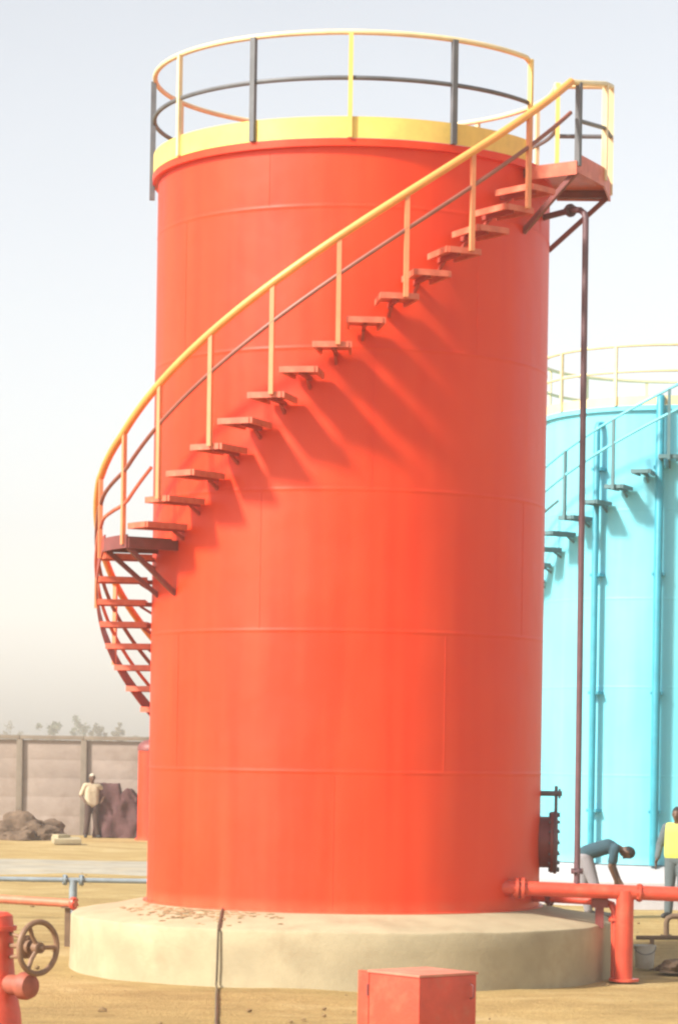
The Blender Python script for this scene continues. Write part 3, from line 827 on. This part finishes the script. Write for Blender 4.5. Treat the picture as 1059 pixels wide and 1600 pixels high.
def person(label, loc, J, cloth, rotz, scale=1.0):
    root = thing('person', label, 'person', loc); root.rotation_euler = (0, 0, rotz); root.scale = (scale,) * 3
    V = {k: Vector(v) for k, v in J.items()}
    up = (V['head'] - V['neck']).normalized(); fwd = Vector(J['face']).normalized(); fwd = (fwd - up * fwd.dot(up)).normalized(); lat = up.cross(fwd)
    rot = Matrix((lat, fwd, up)).transposed()
    h = V['head']
    bm = bmesh.new()
    ell(bm, h, (0.075, 0.093, 0.112), rot)
    ell(bm, h - up * 0.055 + fwd * 0.025, (0.055, 0.062, 0.062), rot)          # jaw
    capsule(bm, h + fwd * 0.085 + up * 0.02, 0.010, h + fwd * 0.105 - up * 0.02, 0.015, 8)      # nose
    capsule(bm, h + fwd * 0.083 - up * 0.056 - lat * 0.018, 0.009, h + fwd * 0.083 - up * 0.056 + lat * 0.018, 0.009, 8)    # lips
    for s in (1, -1):
        ell(bm, h + lat * 0.078 * s - fwd * 0.005, (0.012, 0.022, 0.033), rot)
    capsule(bm, V['neck'], 0.055, h - up * 0.05, 0.05)
    capsule(bm, V['neck'], 0.06, V['chest'], 0.11)
    tl = (V['shl'] - V['shr']).normalized()
    capsule(bm, V['shl'], 0.058, V['shr'], 0.058)
    for s in (0.075, -0.075):
        capsule(bm, V['chest'] + tl * s, 0.098, V['hip'] + tl * s * 0.85, 0.098)
    for sd in ('l', 'r'):
        capsule(bm, V['sh' + sd], 0.055, V['el' + sd], 0.041); capsule(bm, V['el' + sd], 0.041, V['wr' + sd], 0.028)
        d = V['wr' + sd] - V['el' + sd]
        hand(bm, V['wr' + sd], d, fwd, 0.35 if sd == 'l' else -0.35)
        capsule(bm, V['hp' + sd], 0.092, V['kn' + sd], 0.058); capsule(bm, V['kn' + sd], 0.056, V['an' + sd], 0.038)
        f = Vector(J['toe' + sd])
        capsule(bm, V['an' + sd] + Vector((0, 0, -0.03)), 0.04, V['an' + sd] + f * 0.16 + Vector((0, 0, -0.045)), 0.032)
    body = fuse('body', bm, M['skin'], root, 0.0075, 4)
    # clothing
    bm = bmesh.new()
    capsule(bm, V['shl'], 0.075, V['shr'], 0.075)
    for s in (0.08, 0.03, -0.03, -0.08):
        capsule(bm, V['chest'].lerp((V['shl'] + V['shr']) / 2, 0.45) + tl * s, 0.105, V['chest'] + tl * s, 0.118)
        capsule(bm, V['chest'] + tl * s, 0.118, V['hip'] + tl * s + (V['hip'] - V['chest']).normalized() * 0.05, 0.118)
    for sd in ('l', 'r'):
        sl = cloth.get('sleeve', 0.55)
        capsule(bm, V['sh' + sd], 0.075, V['sh' + sd].lerp(V['el' + sd], min(sl * 1.2, 1)), 0.064)
        if sl > 0.9: capsule(bm, V['el' + sd], 0.060, V['el' + sd].lerp(V['wr' + sd], 0.85), 0.046)
    fuse('shirt', bm, cloth['shirt'], root, 0.013, 4)
    bm = bmesh.new()
    for sd in ('l', 'r'):
        capsule(bm, V['hip'] + tl * (0.07 if sd == 'l' else -0.07), 0.112, V['hp' + sd], 0.112)
        capsule(bm, V['hp' + sd], 0.112, V['kn' + sd], 0.083); capsule(bm, V['kn' + sd], 0.083, V['an' + sd] + Vector((0, 0, 0.02)), 0.068)
    fuse('trousers', bm, cloth['trousers'], root, 0.013, 4)
    for sd in ('l', 'r'):
        f = Vector(J['toe' + sd]); bm = bmesh.new()
        a = V['an' + sd]
        capsule(bm, a + Vector((0, 0, -0.02)), 0.052, a - f * 0.03 + Vector((0, 0, -0.04)), 0.045); capsule(bm, a + Vector((0, 0, -0.035)), 0.05, a + f * 0.17 + Vector((0, 0, -0.048)), 0.042)
        fuse('shoe', bm, M['black'], root, 0.012, 3)
    if cloth.get('vest'):
        bm = bmesh.new()
        capsule(bm, V['shl'].lerp(V['shr'], 0.12), 0.083, V['shr'].lerp(V['shl'], 0.12), 0.083)
        for s in (0.08, 0.03, -0.03, -0.08): capsule(bm, V['chest'] + tl * s + (V['chest'] - V['hip']).normalized() * 0.08, 0.125, V['hip'] + tl * s + (V['chest'] - V['hip']).normalized() * 0.03, 0.132)
        fuse('vest', bm, cloth['vest'], root, 0.013, 4)
    bm = bmesh.new()
    ell(bm, h + up * 0.022 - fwd * 0.012, (0.083, 0.096, 0.104), rot)
    geom = [v_ for v_ in bm.verts if (v_.co - h).dot(fwd) > 0.03 and (v_.co - h).dot(up) < 0.055]
    bmesh.ops.delete(bm, geom=geom, context='VERTS')
    hb = obj('cap' if cloth.get('cap') else 'hair', bm, M['cap'] if cloth.get('cap') else M['hair'], root, local=True)
    for s in (1, -1):
        bm = bmesh.new(); ell(bm, h + fwd * 0.078 + lat * 0.03 * s + up * 0.018, (0.013, 0.011, 0.008), rot)
        obj('eye', bm, M['black'], root, local=True)
    return root

stand = dict(head=(0, -0.02, 1.63), neck=(0, 0, 1.47), face=(0, -1, 0), chest=(0, 0, 1.28), hip=(0, 0, 0.97), shl=(0.18, 0, 1.42), shr=(-0.18, 0, 1.42),
             ell=(0.26, 0.02, 1.13), elr=(-0.27, 0.02, 1.13), wrl=(0.24, -0.10, 0.90), wrr=(-0.26, -0.06, 0.89), hpl=(0.09, 0, 0.92), hpr=(-0.09, 0, 0.92),
             knl=(0.11, -0.03, 0.50), knr=(-0.11, -0.01, 0.50), anl=(0.12, 0.01, 0.085), anr=(-0.13, 0.0, 0.085), toel=(0.1, -1, 0), toer=(-0.15, -1, 0))
akimbo = dict(stand, ell=(0.40, 0.06, 1.20), wrl=(0.27, -0.10, 1.02), elr=(-0.30, 0.05, 1.14), wrr=(-0.22, -0.16, 0.98), anl=(0.17, 0, 0.085), anr=(-0.16, 0, 0.085))
pl = G(143, 1309)
person('person in cream shirt and cap standing before the concrete wall', (pl.x, pl.y, 0.0), akimbo, dict(shirt=M['shirt'], trousers=M['trouser'], cap=True, sleeve=0.7), rad(15), 1.02)
# bent over, facing right (+X): legs, then trunk level
bend = dict(head=(0.64, 0.0, 1.0), neck=(0.49, 0.0, 1.07), face=(0.25, 0, -1), chest=(0.34, 0, 1.09), hip=(0.06, 0, 1.0), shl=(0.45, 0.17, 1.07), shr=(0.45, -0.17, 1.07),
            ell=(0.44, 0.18, 0.78), elr=(0.38, -0.19, 0.79), wrl=(0.54, 0.14, 0.55), wrr=(0.47, -0.14, 0.56), hpl=(0.0, 0.09, 0.93), hpr=(0.0, -0.09, 0.93),
            knl=(-0.02, 0.12, 0.50), knr=(0.14, -0.12, 0.50), anl=(0.06, 0.13, 0.085), anr=(0.22, -0.12, 0.085), toel=(1, 0.1, 0), toer=(1, -0.1, 0))
DB = 18.7 * R
pb = P(913, 1400, DB)
person('person in dark shirt and pale trousers bending over beside the blue tank', (pb.x, pb.y, 0.0), bend, dict(shirt=M['teal'], trousers=M['pale'], sleeve=0.6), rad(-4), 1.02)
pv = P(1056, 1400, DB)
vstand = dict(stand, elr=(-0.28, -0.02, 1.14), wrr=(-0.29, -0.12, 0.92))
person('person in yellow-green vest standing at right edge before the blue tank', (pv.x, pv.y, 0.0), vstand, dict(shirt=M['slate'], trousers=M['slate'], vest=M['vest'], sleeve=1.0), rad(-25), 1.0)

# ------------------------------------------------------------------ boundary wall, trees beyond it
WY = G(60, 1304).y
WH = 2.80
wl_ = thing('boundary_wall', 'long precast concrete boundary wall with darker posts across the yard', 'wall', (-10, WY, 0))
px0 = P(31, 1230, WY - CAM.y).x; sp_ = P(131, 1230, WY - CAM.y).x - px0
n0, n1 = -8, 18
for i in range(n0, n1):
    xa = px0 + i * sp_; bm = bmesh.new()
    for k in range(5):
        h0 = k * 0.54
        jit = random.uniform(-0.006, 0.006)
        box(bm, (xa + sp_ / 2, WY + jit, h0 + 0.265), (sp_ - 0.17, 0.07, 0.545), bev=0.008)
    obj('panel', bm, M['wall'], wl_)
bm0 = bmesh.new(); box(bm0, (0, -0.03, 1.35), (0.17, 0.2, 2.74), bev=0.012)
p0 = obj('post', bm0, M['wallp'], wl_, local=True)
for i in range(n0, n1 + 1):
    x = px0 + i * sp_ - wl_.location.x
    if i == n0: p0.location = (x, 0, 0)
    else: inst('post', p0, wl_, (x, 0, 0))
for i in range(n0, n1):
    xa = px0 + i * sp_; bm = bmesh.new(); box(bm, (xa + sp_ / 2, WY - 0.02, 2.72 + 0.055), (sp_ - 0.012, 0.24, 0.11), bev=0.012)
    obj('coping', bm, M['wallp'], wl_)

def leaves(bm, c, s, n, rnd, lo=0.05, hi=0.13, seed=0):
    c = Vector(c)
    cl = [(Vector((rnd.gauss(0, 0.5), rnd.gauss(0, 0.5), rnd.gauss(0, 0.42))), rnd.uniform(0.25, 0.5)) for _ in range(13)]
    for i in range(n):
        k, kr = rnd.choice(cl)
        d = Vector((rnd.gauss(0, 1), rnd.gauss(0, 1), rnd.gauss(0, 1))).normalized() * kr * rnd.random() ** 0.4
        q = k + d
        q = c + Vector((q.x * s[0], q.y * s[1], q.z * s[2]))
        L_ = rnd.uniform(lo, hi); a = Vector((rnd.gauss(0, 1), rnd.gauss(0, 1), rnd.gauss(0, 0.7))).normalized(); b = a.orthogonal().normalized()
        b = (b * math.cos(i) + a.cross(b) * math.sin(i)); w = L_ * 0.35
        vs = [bm.verts.new(q - a * L_), bm.verts.new(q + b * w), bm.verts.new(q + a * L_), bm.verts.new(q - b * w)]
        bm.faces.new(vs)

def tree(label, x, ytop, wpx, d, m, n=700, cat='tree'):
    rnd = random.Random(int(x * 7 + d))
    top = P(x, ytop, d); w = wpx * d / F / 2; hgt = top.z
    t = thing('tree', label, cat, (top.x, top.y, 0), 'trees beyond the wall')
    bm = bmesh.new()
    pts = [Vector((top.x + noise.noise(Vector((i, x, 0))) * 0.12 * i / 5, top.y, hgt * 0.92 * i / 6)) for i in range(7)]
    tube(bm, pts, [0.10 - 0.013 * i for i in range(7)], 8)
    for k in range(7):
        a = rnd.uniform(0, 2 * PI); z0 = hgt * rnd.uniform(0.55, 0.85); q0 = pts[4].lerp(pts[5], 0.5); q0 = Vector((q0.x, q0.y, z0))
        tube(bm, [q0, q0 + Vector((math.cos(a) * w * 0.5, math.sin(a) * w * 0.5, hgt * 0.08)), q0 + Vector((math.cos(a) * w * 0.9, math.sin(a) * w * 0.9, hgt * 0.13))], [0.035, 0.022, 0.01], 6)
    obj('trunk', bm, M['bark'], t)
    bm = bmesh.new(); ch = w * 1.2
    leaves(bm, (top.x, top.y, hgt - ch * 0.95), (w, w, ch), n, rnd, 0.14, 0.38)
    obj('crown', bm, m, t)
    return t
tree('grey-green tree rising alone above the wall, leftmost of the row', 79, 1124, 26, 430, M['leaf'])
tree('broader grey-green tree above the wall, second of the row from the left', 131, 1126, 30, 455, M['leaf'])
tree('small olive tree beyond the wall, close right of the broader tree', 156, 1131, 20, 420, M['leaf2'])
tree('smallest olive tree above the wall, nearest the orange-red tank', 184, 1138, 17, 440, M['leaf2'])
tree('low olive tree above the wall at the left picture edge', 12, 1141, 34, 470, M['leaf2'])
# far scrub beyond, one mass
bm = bmesh.new(); rnd = random.Random(11)
for i in range(150):
    x = rnd.uniform(-95, 95); y = rnd.uniform(440, 470)
    leaves(bm, (x, y, rnd.uniform(0.8, 2.4)), (rnd.uniform(1.8, 4.5), 1.5, rnd.uniform(1.1, 2.0)), 110, rnd, 0.3, 0.7)
o = obj('scrub', bm, M['leaf2']); o['kind'] = 'stuff'

# ------------------------------------------------------------------ things along the wall
hp = G(40, 1312)
bm = bmesh.new(); lump(bm, (hp.x, hp.y, -0.02), (1.05, 0.8, 0.62), 2, 5, 0.4)
tag(obj('soil_heap', bm, M['soil'], loc=(hp.x, hp.y, 0)), 'dark brown heap of soil at the foot of the wall, far left', 'heap')
s_ = G(86, 1304)
bm = bmesh.new(); lump(bm, (s_.x, s_.y - 0.9, 0.12), (0.15, 0.12, 0.19), 9, 4, 0.22); tube(bm, [(s_.x, s_.y - 0.9, 0.25), (s_.x + 0.01, s_.y - 0.9, 0.33), (s_.x + 0.03, s_.y - 0.9, 0.40)], [0.07, 0.03, 0.07], 10)
tag(obj('sack', bm, M['sack'], loc=(s_.x, s_.y - 0.9, 0)), 'small white tied sack on the sand near the soil heap', 'sack')
s_ = G(104, 1319)
bm = bmesh.new(); box(bm, (s_.x, s_.y, 0.1), (0.72, 0.5, 0.13), Matrix.Rotation(0.25, 4, 'Z') @ Matrix.Rotation(0.1, 4, 'X'), 0.02); box(bm, (s_.x - 0.15, s_.y + 0.05, 0.2), (0.34, 0.34, 0.1), 0.6, 0.02)
tag(obj('broken_slab', bm, M['conc'], loc=(s_.x, s_.y, 0)), 'pale broken concrete slab lying between the soil heap and the standing person', 'slab')

# tarpaulin covered stack right of the person
tb = G(186, 1304); tb.y = WY - 0.9; tb.x = P(186, 1304, WY - 0.9 - CAM.y).x
bm = bmesh.new(); b2 = bmesh.new(); bmesh.ops.create_cube(b2, size=1.0); bmesh.ops.subdivide_edges(b2, edges=b2.edges[:], cuts=16, use_grid_fill=True)
for v_ in b2.verts:
    p = v_.co.copy(); x, y, z = p.x, p.y, p.z + 0.5
    hh = 1.5 if x < 0.05 else 1.12 + 0.25 * math.sin((x - 0.05) * 7)
    fl = 1 + 0.16 * (1 - z) ** 2
    n = noise.fractal(Vector((x * 4, y * 4, z * 3)), 1, 2, 4) * 0.09
    q = Vector((x * 1.15 * fl, y * 0.8 * fl, z * hh)) + Vector((x, y, 0.3)) * n * 2
    fold = 0.02 * math.sin(math.atan2(y, x) * 9 + z * 2) * (1 - z)
    q.x += x * fold * 2; q.y += y * fold * 2
    v_.co = q + Vector((tb.x, tb.y - 0.6, 0))
merge(bm, b2)
tag(obj('covered_stack', bm, M['maroon'], sharp=60, loc=(tb.x, tb.y - 0.6, 0)), 'stack under a dark maroon tarpaulin right of the person by the wall', 'stack')

# red standing vessel with dark cap by the wall
rv = P(240, 1300, 74.5)
vs = thing('pressure_vessel', 'narrow orange-red upright vessel with dark cap half hidden behind the tank', 'vessel', (rv.x, rv.y, 0))
bm = bmesh.new(); lathe(bm, [(0, -0.02), (0.5, -0.02), (0.5, 0.06), (0.44, 0.06), (0.44, 2.45), (0, 2.45)], 48, (rv.x, rv.y, 0)); obj('body', bm, M['tank'], vs)
bm = bmesh.new(); lathe(bm, [(0.47, 2.452), (0.47, 2.53), (0.43, 2.62), (0.30, 2.72), (0.12, 2.77), (0.07, 2.78), (0.07, 2.9), (0, 2.9)], 48, (rv.x, rv.y, 0)); obj('cap', bm, M['dkred'], vs)

# ------------------------------------------------------------------ dusty air
bm = bmesh.new(); box(bm, (0, 235, 14.4), (460, 620, 31))
hz = bpy.data.meshes.new('haze'); bm.to_mesh(hz); bm.free()
ho = bpy.data.objects.new('haze', hz); COL.objects.link(ho); ho['kind'] = 'stuff'
hm = bpy.data.materials.new('dusty_air'); hm.use_nodes = True
hm.node_tree.nodes.clear()
pv_ = hm.node_tree.nodes.new('ShaderNodeVolumePrincipled'); ou = hm.node_tree.nodes.new('ShaderNodeOutputMaterial')
pv_.inputs['Color'].default_value = (0.99, 0.98, 0.96, 1); pv_.inputs['Density'].default_value = 0.0009; pv_.inputs['Anisotropy'].default_value = 0.0
hm.node_tree.links.new(pv_.outputs[0], ou.inputs['Volume'])
hz.materials.append(hm)

# ------------------------------------------------------------------ light
EL, AZ = rad(38), rad(-57)                     # azimuth from the camera side, to the left
sd = Vector((math.sin(AZ) * math.cos(EL), -math.cos(AZ) * math.cos(EL), math.sin(EL)))
sun = bpy.data.lights.new('sun', 'SUN'); sun.energy = 4.6; sun.angle = rad(7.0); sun.color = (1.0, 0.93, 0.82)
so = bpy.data.objects.new('sun', sun); COL.objects.link(so); so.rotation_euler = sd.to_track_quat('Z', 'Y').to_euler()
W = bpy.data.worlds.new('World'); S.world = W; W.use_nodes = True
nt = W.node_tree; bg = nt.nodes['Background']
sky = nt.nodes.new('ShaderNodeTexSky'); sky.sky_type = 'NISHITA'; sky.sun_disc = False
sky.sun_elevation = EL; sky.sun_rotation = math.atan2(sd.x, sd.y)
sky.air_density = 1.0; sky.dust_density = 1.8; sky.ozone_density = 1.0
hs = nt.nodes.new('ShaderNodeHueSaturation'); hs.inputs['Saturation'].default_value = 0.27
wtc = nt.nodes.new('ShaderNodeTexCoord'); wn_ = nt.nodes.new('ShaderNodeTexNoise'); wn_.inputs['Scale'].default_value = 3.5; wn_.inputs['Detail'].default_value = 5
nt.links.new(wtc.outputs['Generated'], wn_.inputs['Vector'])
wm = nt.nodes.new('ShaderNodeMapRange'); wm.inputs['To Min'].default_value = 0.94; wm.inputs['To Max'].default_value = 1.06; nt.links.new(wn_.outputs['Fac'], wm.inputs['Value'])
nt.links.new(wm.outputs[0], hs.inputs['Value'])
nt.links.new(sky.outputs[0], hs.inputs['Color']); nt.links.new(hs.outputs[0], bg.inputs['Color'])
bg.inputs['Strength'].default_value = 0.128

# ------------------------------------------------------------------ camera
cd = bpy.data.cameras.new('camera'); co = bpy.data.objects.new('camera', cd); COL.objects.link(co)
cd.sensor_fit = 'VERTICAL'; cd.sensor_height = 36; cd.sensor_width = 24; cd.lens = 36 * F / 1600
cd.shift_y = (HY - 800) / 1600; cd.clip_end = 6000; cd.clip_start = 0.5
co.matrix_world = Matrix.Translation(CAM) @ Matrix.Rotation(PI / 2, 4, 'X') @ Matrix.Rotation(ROLL, 4, 'Z')
S.camera = co
S.view_settings.view_transform = 'Standard'; S.view_settings.look = 'None'
S.view_settings.exposure = 0.7; S.view_settings.gamma = 1.0
S.cycles.volume_bounces = 1; S.cycles.max_bounces = 8
S.cycles.filter_width = 2.4
